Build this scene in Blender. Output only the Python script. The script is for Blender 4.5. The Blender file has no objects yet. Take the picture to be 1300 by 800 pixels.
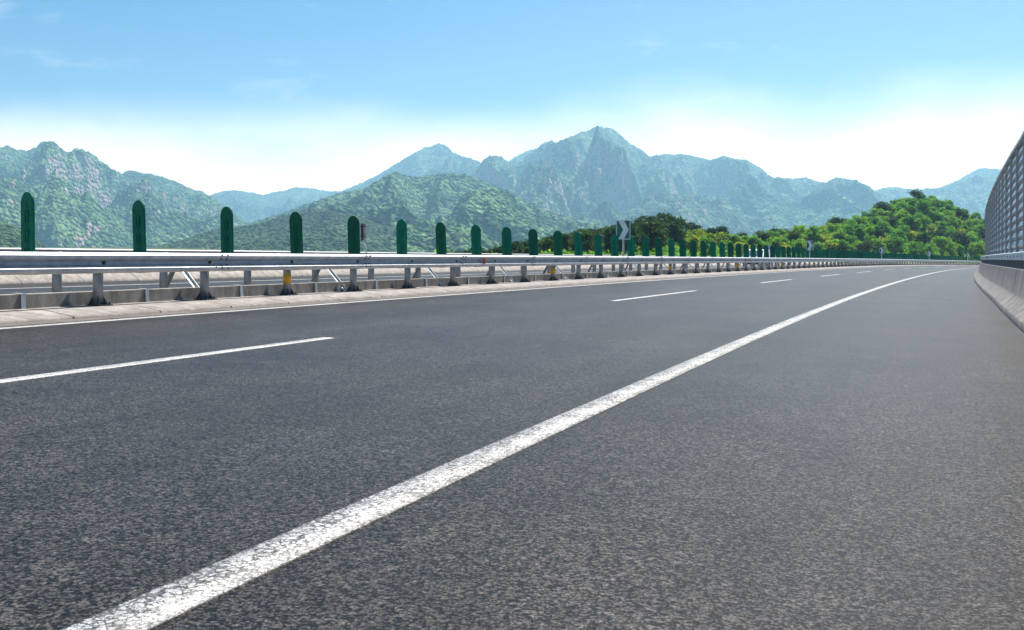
import bpy, math, random
import numpy as np

# ------------------------------------------------------------------ scene, camera, light
SC = bpy.context.scene
COL = SC.collection
random.seed(7)
R = math.radians
H = 1.04                                   # eye height
cam = bpy.data.cameras.new('camera')
cam.sensor_width = 36.0
cam.lens = 36.0                            # 1300 px focal length on a 1300 px wide picture
cam.shift_y = -(400.0 - 313.38) / 1300.0
cam.clip_start, cam.clip_end = 0.1, 40000.0
co = bpy.data.objects.new('camera', cam)
COL.objects.link(co)
co.location = (0, 0, H)
co.rotation_euler = (R(90), 0, 0)
SC.camera = co

SUN_AZ, SUN_EL = 27.5, 53.0
world = bpy.data.worlds.new('World')
SC.world = world
world.use_nodes = True
SKY_STRENGTH = 0.085
SUN_STRENGTH = 5.0
sun = bpy.data.lights.new('sun', 'SUN')
sun.energy = SUN_STRENGTH
sun.angle = R(0.5)
sun.color = (1.0, 0.95, 0.87)
so = bpy.data.objects.new('sun', sun)
COL.objects.link(so)
so.location = (0, 0, 60)
so.rotation_euler = (R(90 - SUN_EL), 0, R(180 - SUN_AZ))
SC.view_settings.view_transform = 'Standard'
SC.view_settings.look = 'None'
SC.view_settings.exposure = 0.92
SC.view_settings.gamma = 1.0
SC.view_settings.use_curve_mapping = False
SC.cycles.max_bounces = 5
SC.cycles.diffuse_bounces = 2
SC.cycles.glossy_bounces = 2
SC.cycles.transmission_bounces = 2
SC.cycles.transparent_max_bounces = 8
SC.cycles.volume_bounces = 2
SC.cycles.use_denoising = True


def N(nt, t, **kw):
    n = nt.nodes.new('ShaderNode' + t)
    for k, v in kw.items():
        if k.startswith('i_'):
            key = k[2:]
            key = int(key) if key.isdigit() else key.replace('_', ' ')
            n.inputs[key].default_value = v
        else:
            setattr(n, k, v)
    return n


def build_world():
    nt = world.node_tree
    nt.nodes.clear()
    L = nt.links.new
    out = N(nt, 'OutputWorld')
    bg = N(nt, 'Background')
    bg.inputs[1].default_value = SKY_STRENGTH
    sky = N(nt, 'TexSky', sky_type='NISHITA', sun_disc=False)
    sky.sun_elevation = R(SUN_EL)
    sky.sun_rotation = R(SUN_AZ)
    sky.altitude = 200
    sky.air_density = 1.0
    sky.dust_density = 1.1
    sky.ozone_density = 3.0
    tc = N(nt, 'TexCoord')
    sep = N(nt, 'SeparateXYZ')
    L(tc.outputs['Generated'], sep.inputs[0])
    # wispy high cloud, thin streaks
    mp = N(nt, 'Mapping')
    mp.inputs['Scale'].default_value = (5.0, 5.0, 17.0)
    mp.inputs['Location'].default_value = (7.1, 3.2, 1.35)
    L(tc.outputs['Generated'], mp.inputs[0])
    no = N(nt, 'TexNoise')
    no.inputs['Scale'].default_value = 1.6
    no.inputs['Detail'].default_value = 9
    no.inputs['Roughness'].default_value = 0.58
    no.inputs['Distortion'].default_value = 0.35
    L(mp.outputs[0], no.inputs['Vector'])
    cr = N(nt, 'MapRange', i_1=0.60, i_2=0.82, i_3=0.0, i_4=0.18)
    cr.clamp = True
    L(no.outputs['Fac'], cr.inputs[0])
    # bank of bright cloud low over the mountains
    mp2 = N(nt, 'Mapping')
    mp2.inputs['Scale'].default_value = (3.0, 3.0, 7.0)
    mp2.inputs['Location'].default_value = (0.4, 1.9, 0.2)
    L(tc.outputs['Generated'], mp2.inputs[0])
    no2 = N(nt, 'TexNoise')
    no2.inputs['Scale'].default_value = 1.4
    no2.inputs['Detail'].default_value = 8
    no2.inputs['Roughness'].default_value = 0.5
    L(mp2.outputs[0], no2.inputs['Vector'])
    ad = N(nt, 'Math', operation='MULTIPLY_ADD')
    ad.inputs[1].default_value = -0.10
    L(no2.outputs['Fac'], ad.inputs[0])
    sd = N(nt, 'Math', operation='MULTIPLY_ADD', i_1=-0.022)
    L(sep.outputs['X'], sd.inputs[0])
    L(sep.outputs['Z'], sd.inputs[2])
    L(sd.outputs[0], ad.inputs[2])
    lo = N(nt, 'MapRange', i_1=-0.03, i_2=0.108, i_3=1.0, i_4=0.0)
    lo.interpolation_type = 'SMOOTHSTEP'
    L(ad.outputs[0], lo.inputs[0])
    # full ahead; a weaker unseen bank is kept behind the viewer as fill light
    fr = N(nt, 'MapRange', i_1=-0.2, i_2=0.6, i_3=0.6, i_4=1.0)
    L(sep.outputs['Y'], fr.inputs[0])
    lf = N(nt, 'Math', operation='MULTIPLY')
    L(lo.outputs[0], lf.inputs[0])
    L(fr.outputs[0], lf.inputs[1])
    mx = N(nt, 'Math', operation='MAXIMUM')
    L(cr.outputs[0], mx.inputs[0])
    L(lf.outputs[0], mx.inputs[1])
    hs = N(nt, 'HueSaturation')
    hs.inputs['Saturation'].default_value = 1.5
    hs.inputs['Hue'].default_value = 0.496
    hs.inputs['Value'].default_value = 0.64
    L(sky.outputs[0], hs.inputs['Color'])
    mix = N(nt, 'MixRGB')
    mix.inputs[2].default_value = (19.5, 15.8, 13.4, 1)
    L(mx.outputs[0], mix.inputs[0])
    L(hs.outputs[0], mix.inputs[1])
    L(mix.outputs[0], bg.inputs[0])
    L(bg.outputs[0], out.inputs[0])


build_world()

# ------------------------------------------------------------------ road alignment (plan curve, banked to the right)
BANK = 0.027668
K0, K1, K2, TH0, X0 = 0.0017131175, -0.003428748, 0.008167075, 0.372756331, -2.1316522
DS = 0.25
SS = np.arange(-40, 300, DS)
_c = np.clip(SS, 0, 205)
_k = K0 + K1 * _c * 1e-2 + 3 * K2 * _c * _c * 1e-5
_i0 = int(np.argmin(np.abs(SS)))
TH = np.cumsum(_k) * DS
TH += TH0 - TH[_i0]
PX = np.cumsum(np.sin(TH)) * DS
PY = np.cumsum(np.cos(TH)) * DS
PX += X0 - PX[_i0]
PY -= PY[_i0]


def plane(x, y):
    return -BANK * np.clip(x, -90, 260)


def P(s, d, z):
    """station, offset to the left of the solid line, height over the banked road -> world"""
    th = np.interp(s, SS, TH)
    x = np.interp(s, SS, PX) - d * np.cos(th)
    y = np.interp(s, SS, PY) + d * np.sin(th)
    return np.stack(np.broadcast_arrays(x, y, plane(x, y) + z), -1)


def head(s):
    return float(np.interp(s, SS, TH))


def narrow(s):                              # the right verge closes in on the lane along the bend
    return 0.012 * np.clip(np.asarray(s, float) - 30, 0, 60)


# ------------------------------------------------------------------ mesh helpers
def link(name, me, parent=None):
    o = bpy.data.objects.new(name, me)
    COL.objects.link(o)
    if parent is not None:
        o.parent = parent
    return o


def empty(name, loc, rz=0.0):
    o = bpy.data.objects.new(name, None)
    o.empty_display_size = 0.2
    COL.objects.link(o)
    o.location = loc
    o.rotation_euler = (0, 0, rz)
    return o


def tag(o, label=None, cat=None, group=None, kind=None):
    if label:
        o['label'] = label
    if cat:
        o['category'] = cat
    if group:
        o['group'] = group
    if kind:
        o['kind'] = kind
    return o


class MB:
    def __init__(self):
        self.v, self.f, self.m, self.n = [], [], [], 0

    def add(self, v, f, mi=0):
        self.v.append(np.asarray(v, float).reshape(-1, 3))
        for q in f:
            self.f.append(tuple(i + self.n for i in q))
            self.m.append(mi)
        self.n += len(self.v[-1])
        return self

    def box(self, c, size, mi=0, rot=None, taper=1.0):
        sx, sy, sz = (q / 2 for q in size)
        t = taper
        v = np.array([(-sx, -sy, -sz), (sx, -sy, -sz), (sx, sy, -sz), (-sx, sy, -sz),
                      (-sx * t, -sy * t, sz), (sx * t, -sy * t, sz), (sx * t, sy * t, sz), (-sx * t, sy * t, sz)])
        if rot is not None:
            v = v @ np.asarray(rot).T
        v = v + np.asarray(c)
        return self.add(v, [(3, 2, 1, 0), (4, 5, 6, 7), (0, 1, 5, 4), (1, 2, 6, 5), (2, 3, 7, 6), (3, 0, 4, 7)], mi)

    def cyl(self, p0, p1, r0, r1=None, n=14, mi=0, caps=True):
        r1 = r0 if r1 is None else r1
        p0, p1 = np.asarray(p0, float), np.asarray(p1, float)
        w = p1 - p0
        w = w / (np.linalg.norm(w) + 1e-12)
        u = np.cross(w, (0, 0, 1.0))
        if np.linalg.norm(u) < 1e-4:
            u = np.array((1.0, 0, 0))
        u /= np.linalg.norm(u)
        q = np.cross(w, u)
        a = np.linspace(0, 2 * math.pi, n, endpoint=False)
        ring = np.outer(np.cos(a), u) + np.outer(np.sin(a), q)
        v = np.concatenate([p0 + ring * r0, p1 + ring * r1])
        f = [(i, (i + 1) % n, n + (i + 1) % n, n + i) for i in range(n)]
        if caps:
            f += [tuple(range(n))[::-1], tuple(range(n, 2 * n))]
        return self.add(v, f, mi)

    def prism(self, poly, h0, h1, frame=None, mi=0):
        """poly in (a,b); extruded along third axis; frame: 3x3 columns a,b,c axes"""
        poly = np.asarray(poly, float)
        n = len(poly)
        v = np.concatenate([np.c_[poly, np.full(n, h0)], np.c_[poly, np.full(n, h1)]])
        if frame is not None:
            v = v @ np.asarray(frame, float)
        f = [(i, (i + 1) % n, n + (i + 1) % n, n + i) for i in range(n)]
        f += [tuple(range(n))[::-1], tuple(range(n, 2 * n))]
        return self.add(v, f, mi)

    def build(self, name, mats, parent=None, smooth=False, recalc=True):
        me = mesh_of(name, self, mats, smooth, recalc)
        return link(name, me, parent)


def mesh_of(name, mb, mats, smooth=False, recalc=True):
    me = bpy.data.meshes.new(name)
    me.from_pydata(np.concatenate(mb.v).tolist(), [], mb.f)
    mats = mats if isinstance(mats, (list, tuple)) else [mats]
    for m in mats:
        me.materials.append(m)
    if any(mb.m):
        me.polygons.foreach_set('material_index', mb.m)
    if recalc:
        import bmesh
        bm = bmesh.new()
        bm.from_mesh(me)
        bmesh.ops.recalc_face_normals(bm, faces=bm.faces)
        bm.to_mesh(me)
        bm.free()
    if smooth:
        me.shade_smooth()
    me.update()
    return me


def grid_mesh(name, V, mat, parent=None, smooth=True, uv=None, flip=False):
    """V: (n,m,3) grid"""
    n, m = V.shape[:2]
    idx = np.arange(n * m).reshape(n, m)
    q = np.stack([idx[:-1, :-1], idx[:-1, 1:], idx[1:, 1:], idx[1:, :-1]], -1).reshape(-1, 4)
    if flip:
        q = q[:, ::-1]
    return quads(name, V.reshape(-1, 3), q, mat, parent, smooth, None if uv is None else uv.reshape(-1, 2))


def quads(name, V, F, mat, parent=None, smooth=False, uv=None):
    me = bpy.data.meshes.new(name)
    k = F.shape[1]
    me.vertices.add(len(V))
    me.vertices.foreach_set('co', np.ascontiguousarray(V, dtype=np.float32).ravel())
    me.loops.add(len(F) * k)
    me.loops.foreach_set('vertex_index', np.ascontiguousarray(F, dtype=np.int32).ravel())
    me.polygons.add(len(F))
    me.polygons.foreach_set('loop_start', np.arange(0, len(F) * k, k, dtype=np.int32))
    me.polygons.foreach_set('loop_total', np.full(len(F), k, dtype=np.int32))
    if uv is not None:
        ul = me.uv_layers.new(name='UVMap')
        ul.data.foreach_set('uv', np.ascontiguousarray(uv[F.ravel()], dtype=np.float32).ravel())
    me.update(calc_edges=True)
    me.validate()
    me.materials.append(mat)
    if smooth:
        me.shade_smooth()
    return link(name, me, parent)


def strip(name, prof, s0, s1, mat, parent=None, step=1.0, fn=None, smooth=False):
    """sweep a (d, z) profile along the road; UV = (station, run along the profile)"""
    s = np.arange(s0, s1 + 1e-6, step)
    prof = np.asarray(prof, float)
    run = np.concatenate([[0], np.cumsum(np.hypot(*np.diff(prof, axis=0).T))])
    d = prof[None, :, 0] + (fn(s)[:, None] if fn is not None else 0)
    V = P(s[:, None], d, prof[None, :, 1])
    uv = np.stack(np.broadcast_arrays(s[:, None], run[None, :]), -1)
    return grid_mesh(name, V, mat, parent, smooth, uv)


def sweep_mb(mb, prof, s0, s1, step, fn=None, closed=True, mi=0):
    s = np.linspace(s0, s1, max(2, int(round((s1 - s0) / step)) + 1))
    prof = np.asarray(prof, float)
    d = prof[None, :, 0] + (fn(s)[:, None] if fn is not None else 0)
    V = P(s[:, None], d, prof[None, :, 1])
    n, m = V.shape[:2]
    mm = m if closed else m - 1
    f = [(i * m + j, i * m + (j + 1) % m, (i + 1) * m + (j + 1) % m, (i + 1) * m + j) for i in range(n - 1) for j in range(mm)]
    if closed:
        f += [tuple(range(m))[::-1], tuple((n - 1) * m + j for j in range(m))]
    mb.add(V.reshape(-1, 3), f, mi)
    return mb


# value/gradient noise in numpy
_rs = np.random.RandomState(11)
_perm = _rs.permutation(4096)
_gr = _rs.uniform(0, 2 * math.pi, 4096)


def perlin(x, y, seed=0):
    xi, yi = np.floor(x).astype(np.int64), np.floor(y).astype(np.int64)
    xf, yf = x - xi, y - yi

    def g(ix, iy, fx, fy):
        h = _perm[(_perm[(ix + seed * 131) & 4095] + iy) & 4095]
        a = _gr[h]
        return np.cos(a) * fx + np.sin(a) * fy
    u = xf * xf * xf * (xf * (xf * 6 - 15) + 10)
    v = yf * yf * yf * (yf * (yf * 6 - 15) + 10)
    n00, n10 = g(xi, yi, xf, yf), g(xi + 1, yi, xf - 1, yf)
    n01, n11 = g(xi, yi + 1, xf, yf - 1), g(xi + 1, yi + 1, xf - 1, yf - 1)
    return ((n00 * (1 - u) + n10 * u) * (1 - v) + (n01 * (1 - u) + n11 * u) * v) * 1.41


def fbm(x, y, o=5, seed=0, gain=0.5, ridged=False):
    t, a, w = 0.0, 1.0, 0.0
    for i in range(o):
        n = perlin(x, y, seed + i * 7)
        if ridged:
            n = 1 - np.abs(n) * 2.0
        t = t + a * n
        w += a
        a *= gain
        x, y = x * 2.03 + 11.3, y * 2.03 - 7.7
    return t / w


# ------------------------------------------------------------------ materials
def mat_new(name):
    m = bpy.data.materials.new(name)
    m.use_nodes = True
    nt = m.node_tree
    nt.nodes.clear()
    out = N(nt, 'OutputMaterial')
    b = N(nt, 'BsdfPrincipled')
    nt.links.new(b.outputs[0], out.inputs[0])
    return m, nt, b, out


def ramp(nt, stops, interp='LINEAR'):
    r = N(nt, 'ValToRGB')
    cr = r.color_ramp
    cr.interpolation = interp
    while len(cr.elements) > 1:
        cr.elements.remove(cr.elements[-1])
    cr.elements[0].position = stops[0][0]
    cr.elements[0].color = (*stops[0][1], 1)
    for p, c in stops[1:]:
        e = cr.elements.new(p)
        e.color = (*c, 1)
    return r


def gcol(v):
    return (v, v, v)


def noise(nt, vec, scale, detail=4, rough=0.55, dist=0.0):
    n = N(nt, 'TexNoise')
    n.inputs['Scale'].default_value = scale
    n.inputs['Detail'].default_value = detail
    n.inputs['Roughness'].default_value = rough
    n.inputs['Distortion'].default_value = dist
    if vec is not None:
        nt.links.new(vec, n.inputs['Vector'])
    return n


def asphalt_nodes(nt, vec):
    """stone chips in dark binder: colour, height"""
    L = nt.links.new
    wn = noise(nt, vec, 60, 2, 0.5)
    wm = N(nt, 'MixRGB', blend_type='LINEAR_LIGHT')
    wm.inputs[0].default_value = 0.012
    L(vec, wm.inputs[1])
    L(wn.outputs['Color'], wm.inputs[2])
    v1 = N(nt, 'TexVoronoi', i_Scale=84.0)
    L(wm.outputs[0], v1.inputs['Vector'])
    sepc = N(nt, 'SeparateColor')
    L(v1.outputs['Color'], sepc.inputs[0])
    n2 = noise(nt, vec, 40, 5, 0.7)
    # stones stand up where the low noise is high, binder pits where it is low
    h0 = N(nt, 'Math', operation='MULTIPLY_ADD', i_1=-0.55)
    L(v1.outputs['Distance'], h0.inputs[0])
    L(n2.outputs['Fac'], h0.inputs[2])
    h1 = N(nt, 'Math', operation='MULTIPLY_ADD', i_1=0.28)
    L(sepc.outputs[0], h1.inputs[0])
    L(h0.outputs[0], h1.inputs[2])
    agg = ramp(nt, [(0.20, (0.004, 0.004, 0.004)), (0.32, (0.017, 0.0164, 0.0158)), (0.42, (0.050, 0.0485, 0.047)), (0.60, (0.088, 0.0855, 0.083)), (0.80, (0.18, 0.175, 0.169))])
    L(h1.outputs[0], agg.inputs[0])
    return agg, h1


def make_asphalt():
    m, nt, b, out = mat_new('asphalt')
    L = nt.links.new
    tc = N(nt, 'TexCoord')
    vec = tc.outputs['Object']
    uv = N(nt, 'UVMap')
    agg, hgt = asphalt_nodes(nt, vec)
    big = noise(nt, vec, 0.5, 5, 0.6)
    mr = N(nt, 'MapRange', i_1=0.3, i_2=0.7, i_3=0.68, i_4=1.22)
    L(big.outputs['Fac'], mr.inputs[0])
    med = noise(nt, vec, 6.0, 4, 0.6)
    mr2 = N(nt, 'MapRange', i_1=0.3, i_2=0.7, i_3=0.82, i_4=1.18)
    L(med.outputs['Fac'], mr2.inputs[0])
    # worn wheel paths run along the lanes: bands over the width, from the UV run
    sp = N(nt, 'SeparateXYZ')
    L(uv.outputs[0], sp.inputs[0])
    wv = N(nt, 'Math', operation='MULTIPLY_ADD', i_1=3.3, i_2=0.7)
    L(sp.outputs['Y'], wv.inputs[0])
    sn = N(nt, 'Math', operation='SINE')
    L(wv.outputs[0], sn.inputs[0])
    mr3 = N(nt, 'MapRange', i_1=-1.0, i_2=1.0, i_3=0.93, i_4=1.06)
    L(sn.outputs[0], mr3.inputs[0])
    m1 = N(nt, 'Math', operation='MULTIPLY')
    L(mr.outputs[0], m1.inputs[0])
    L(mr2.outputs[0], m1.inputs[1])
    m2 = N(nt, 'Math', operation='MULTIPLY')
    L(m1.outputs[0], m2.inputs[0])
    L(mr3.outputs[0], m2.inputs[1])
    # long faint streaks of rubber and oil along the lanes
    mps = N(nt, 'Mapping')
    mps.inputs['Scale'].default_value = (0.045, 2.2, 1.0)
    L(uv.outputs[0], mps.inputs[0])
    ns = noise(nt, mps.outputs[0], 1.0, 5, 0.6)
    mr4 = N(nt, 'MapRange', i_1=0.3, i_2=0.7, i_3=0.80, i_4=1.14)
    L(ns.outputs['Fac'], mr4.inputs[0])
    m3 = N(nt, 'Math', operation='MULTIPLY')
    L(m2.outputs[0], m3.inputs[0])
    L(mr4.outputs[0], m3.inputs[1])
    vm = N(nt, 'VectorMath', operation='SCALE')
    L(agg.outputs[0], vm.inputs[0])
    L(m3.outputs[0], vm.inputs['Scale'])
    # uneven warm tint over all the asphalt, set against the blue sky light
    tint = noise(nt, vec, 0.22, 3, 0.5)
    tr = ramp(nt, [(0.42, (1.06, 0.985, 0.94)), (0.6, (1.12, 1.0, 0.89))])
    L(tint.outputs['Fac'], tr.inputs[0])
    mul = N(nt, 'VectorMath', operation='MULTIPLY')
    L(vm.outputs[0], mul.inputs[0])
    L(tr.outputs[0], mul.inputs[1])
    L(mul.outputs[0], b.inputs['Base Color'])
    b.inputs['Roughness'].default_value = 0.42
    b.inputs['Specular IOR Level'].default_value = 0.08
    bp = N(nt, 'Bump')
    bp.inputs['Strength'].default_value = 0.22
    bp.inputs['Distance'].default_value = 0.008
    L(hgt.outputs[0], bp.inputs['Height'])
    L(bp.outputs[0], b.inputs['Normal'])
    return m


def make_paint(width, crack=1.0):
    """white road paint, cracked and worn to the asphalt at its edges; UV v runs across the line"""
    m, nt, b, out = mat_new('road_paint')
    L = nt.links.new
    tc = N(nt, 'TexCoord')
    vec = tc.outputs['Object']
    uv = N(nt, 'UVMap')
    agg, hgt = asphalt_nodes(nt, vec)
    sp = N(nt, 'SeparateXYZ')
    L(uv.outputs[0], sp.inputs[0])
    # distance from the nearest long edge
    c = N(nt, 'Math', operation='SUBTRACT', i_1=width / 2 + .006)
    L(sp.outputs['Y'], c.inputs[0])
    ab = N(nt, 'Math', operation='ABSOLUTE')
    L(c.outputs[0], ab.inputs[0])
    ed = N(nt, 'Math', operation='SUBTRACT', i_0=width / 2)
    L(ab.outputs[0], ed.inputs[1])
    n1 = noise(nt, vec, 55, 4, 0.65)
    e2 = N(nt, 'Math', operation='MULTIPLY_ADD', i_1=-0.036)
    L(n1.outputs['Fac'], e2.inputs[0])
    L(ed.outputs[0], e2.inputs[2])
    em = N(nt, 'MapRange', i_1=-0.013, i_2=-0.010, i_3=0.0, i_4=1.0)
    L(e2.outputs[0], em.inputs[0])
    # shrinkage cracks
    wn = noise(nt, vec, 30, 3, 0.6)
    vm = N(nt, 'MixRGB', blend_type='LINEAR_LIGHT')
    vm.inputs[0].default_value = 0.022
    L(vec, vm.inputs[1])
    L(wn.outputs['Color'], vm.inputs[2])
    vo = N(nt, 'TexVoronoi', feature='DISTANCE_TO_EDGE', i_Scale=29.0)
    L(vm.outputs[0], vo.inputs['Vector'])
    ck = noise(nt, vec, 5.0, 4, 0.6)
    ckm = N(nt, 'MapRange', i_1=0.35, i_2=0.68, i_3=0.0, i_4=0.17 * crack)
    L(ck.outputs['Fac'], ckm.inputs[0])
    cm = N(nt, 'Math', operation='SUBTRACT')
    L(vo.outputs['Distance'], cm.inputs[0])
    L(ckm.outputs[0], cm.inputs[1])
    cm2 = N(nt, 'MapRange', i_1=-0.03, i_2=0.03, i_3=0.15, i_4=1.0)
    L(cm.outputs[0], cm2.inputs[0])
    pit = N(nt, 'MapRange', i_1=0.17, i_2=0.27, i_3=0.12, i_4=1.0)
    L(hgt.outputs[0], pit.inputs[0])
    a1 = N(nt, 'Math', operation='MULTIPLY')
    L(em.outputs[0], a1.inputs[0])
    L(cm2.outputs[0], a1.inputs[1])
    a2 = N(nt, 'Math', operation='MULTIPLY')
    L(a1.outputs[0], a2.inputs[0])
    L(pit.outputs[0], a2.inputs[1])
    wh = ramp(nt, [(0.35, (0.44, 0.43, 0.415)), (0.65, (0.60, 0.592, 0.58))])
    n3 = noise(nt, vec, 14, 5, 0.6)
    L(n3.outputs['Fac'], wh.inputs[0])
    gm = N(nt, 'Mapping')
    gm.inputs['Scale'].default_value = (0.8, 7.0, 1.0)
    L(uv.outputs[0], gm.inputs[0])
    gn = noise(nt, gm.outputs[0], 1.0, 6, 0.7)
    gr = N(nt, 'MapRange', i_1=0.35, i_2=0.62, i_3=0.66, i_4=1.06)
    L(gn.outputs['Fac'], gr.inputs[0])
    gv = N(nt, 'VectorMath', operation='SCALE')
    L(wh.outputs[0], gv.inputs[0])
    L(gr.outputs[0], gv.inputs['Scale'])
    mx = N(nt, 'MixRGB')
    L(a2.outputs[0], mx.inputs[0])
    L(agg.outputs[0], mx.inputs[1])
    L(gv.outputs[0], mx.inputs[2])
    L(mx.outputs[0], b.inputs['Base Color'])
    b.inputs['Roughness'].default_value = 0.6
    bp = N(nt, 'Bump')
    bp.inputs['Strength'].default_value = 0.5
    bp.inputs['Distance'].default_value = 0.004
    L(hgt.outputs[0], bp.inputs['Height'])
    L(bp.outputs[0], b.inputs['Normal'])
    return m


def make_concrete(name, c0, c1, joint=0.0, stain=0.0, rough=0.85, jw=0.012, bump=0.4):
    """concrete; joint>0: cast joints every so many metres along the UV u direction"""
    m, nt, b, out = mat_new(name)
    L = nt.links.new
    tc = N(nt, 'TexCoord')
    vec = tc.outputs['Object']
    n1 = noise(nt, vec, 3.5, 7, 0.65)
    r = ramp(nt, [(0.3, c0), (0.7, c1)])
    L(n1.outputs['Fac'], r.inputs[0])
    n2 = noise(nt, vec, 70, 4, 0.7)
    sm = N(nt, 'MapRange', i_1=0.3, i_2=0.7, i_3=0.75, i_4=1.15)
    L(n2.outputs['Fac'], sm.inputs[0])
    v = N(nt, 'VectorMath', operation='SCALE')
    L(r.outputs[0], v.inputs[0])
    L(sm.outputs[0], v.inputs['Scale'])
    col = v.outputs[0]
    if stain:
        mp = N(nt, 'Mapping')
        mp.inputs['Scale'].default_value = (1.6, 1.6, 0.25)
        L(vec, mp.inputs[0])
        ns = noise(nt, mp.outputs[0], 3.0, 6, 0.65)
        st = N(nt, 'MapRange', i_1=0.42, i_2=0.62, i_3=1.0 - stain, i_4=1.0)
        L(ns.outputs['Fac'], st.inputs[0])
        v2 = N(nt, 'VectorMath', operation='SCALE')
        L(col, v2.inputs[0])
        L(st.outputs[0], v2.inputs['Scale'])
        col = v2.outputs[0]
    hg = n2.outputs['Fac']
    if joint:
        uv = N(nt, 'UVMap')
        sp = N(nt, 'SeparateXYZ')
        L(uv.outputs[0], sp.inputs[0])
        wob = noise(nt, vec, 2.0, 2, 0.5)
        wb = N(nt, 'Math', operation='MULTIPLY_ADD', i_1=0.10)
        L(wob.outputs['Fac'], wb.inputs[0])
        L(sp.outputs['X'], wb.inputs[2])
        md = N(nt, 'Math', operation='PINGPONG', i_1=joint / 2)
        L(wb.outputs[0], md.inputs[0])
        jm = N(nt, 'MapRange', i_1=jw * 0.5, i_2=jw, i_3=0.12, i_4=1.0)
        L(md.outputs[0], jm.inputs[0])
        v3 = N(nt, 'VectorMath', operation='SCALE')
        L(col, v3.inputs[0])
        L(jm.outputs[0], v3.inputs['Scale'])
        col = v3.outputs[0]
    L(col, b.inputs['Base Color'])
    b.inputs['Roughness'].default_value = rough
    b.inputs['Specular IOR Level'].default_value = 0.25
    bp = N(nt, 'Bump')
    bp.inputs['Strength'].default_value = bump
    bp.inputs['Distance'].default_value = 0.006
    L(hg, bp.inputs['Height'])
    L(bp.outputs[0], b.inputs['Normal'])
    return m


def make_metal(name, c0, c1, metallic=0.75, r0=0.35, r1=0.55, scale=6.0, streak=False):
    m, nt, b, out = mat_new(name)
    L = nt.links.new
    tc = N(nt, 'TexCoord')
    vec = tc.outputs['Object']
    if streak:
        mp = N(nt, 'Mapping')
        mp.inputs['Scale'].default_value = (1, 1, 0.15)
        L(vec, mp.inputs[0])
        vec = mp.outputs[0]
    n1 = noise(nt, vec, scale, 7, 0.65)
    r = ramp(nt, [(0.3, c0), (0.7, c1)])
    L(n1.outputs['Fac'], r.inputs[0])
    L(r.outputs[0], b.inputs['Base Color'])
    rr = N(nt, 'MapRange', i_1=0.3, i_2=0.7, i_3=r0, i_4=r1)
    L(n1.outputs['Fac'], rr.inputs[0])
    L(rr.outputs[0], b.inputs['Roughness'])
    b.inputs['Metallic'].default_value = metallic
    return m


def make_plain(name, c, rough=0.5, metallic=0.0, var=0.12, spec=0.5, trans=0.0, scale=9.0):
    m, nt, b, out = mat_new(name)
    L = nt.links.new
    tc = N(nt, 'TexCoord')
    n1 = noise(nt, tc.outputs['Object'], scale, 5, 0.6)
    lo, hi = tuple(x * (1 - var) for x in c), tuple(min(1, x * (1 + var)) for x in c)
    r = ramp(nt, [(0.3, lo), (0.7, hi)])
    L(n1.outputs['Fac'], r.inputs[0])
    L(r.outputs[0], b.inputs['Base Color'])
    b.inputs['Roughness'].default_value = rough
    b.inputs['Metallic'].default_value = metallic
    b.inputs['Specular IOR Level'].default_value = spec
    if name.startswith('green_board'):       # each board has faded and gathered dust differently
        oi = N(nt, 'ObjectInfo')
        mrv = N(nt, 'MapRange', i_3=0.72, i_4=1.35)
        L(oi.outputs['Random'], mrv.inputs[0])
        hv = N(nt, 'HueSaturation')
        L(mrv.outputs[0], hv.inputs['Value'])
        L(r.outputs[0], hv.inputs['Color'])
        dn = noise(nt, tc.outputs['Object'], 3.0, 6, 0.7)
        dm = N(nt, 'MapRange', i_1=0.5, i_2=0.8, i_3=0.0, i_4=0.3)
        L(dn.outputs['Fac'], dm.inputs[0])
        dx = N(nt, 'MixRGB')
        dx.inputs[2].default_value = (0.10, 0.15, 0.11, 1)
        L(dm.outputs[0], dx.inputs[0])
        L(hv.outputs[0], dx.inputs[1])
        L(dx.outputs[0], b.inputs['Base Color'])
    if trans:
        t = N(nt, 'BsdfTranslucent')
        L(r.outputs[0], t.inputs[0])
        mx = N(nt, 'MixShader', i_0=trans)
        L(b.outputs[0], mx.inputs[1])
        L(t.outputs[0], mx.inputs[2])
        L(mx.outputs[0], out.inputs[0])
    return m


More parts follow.
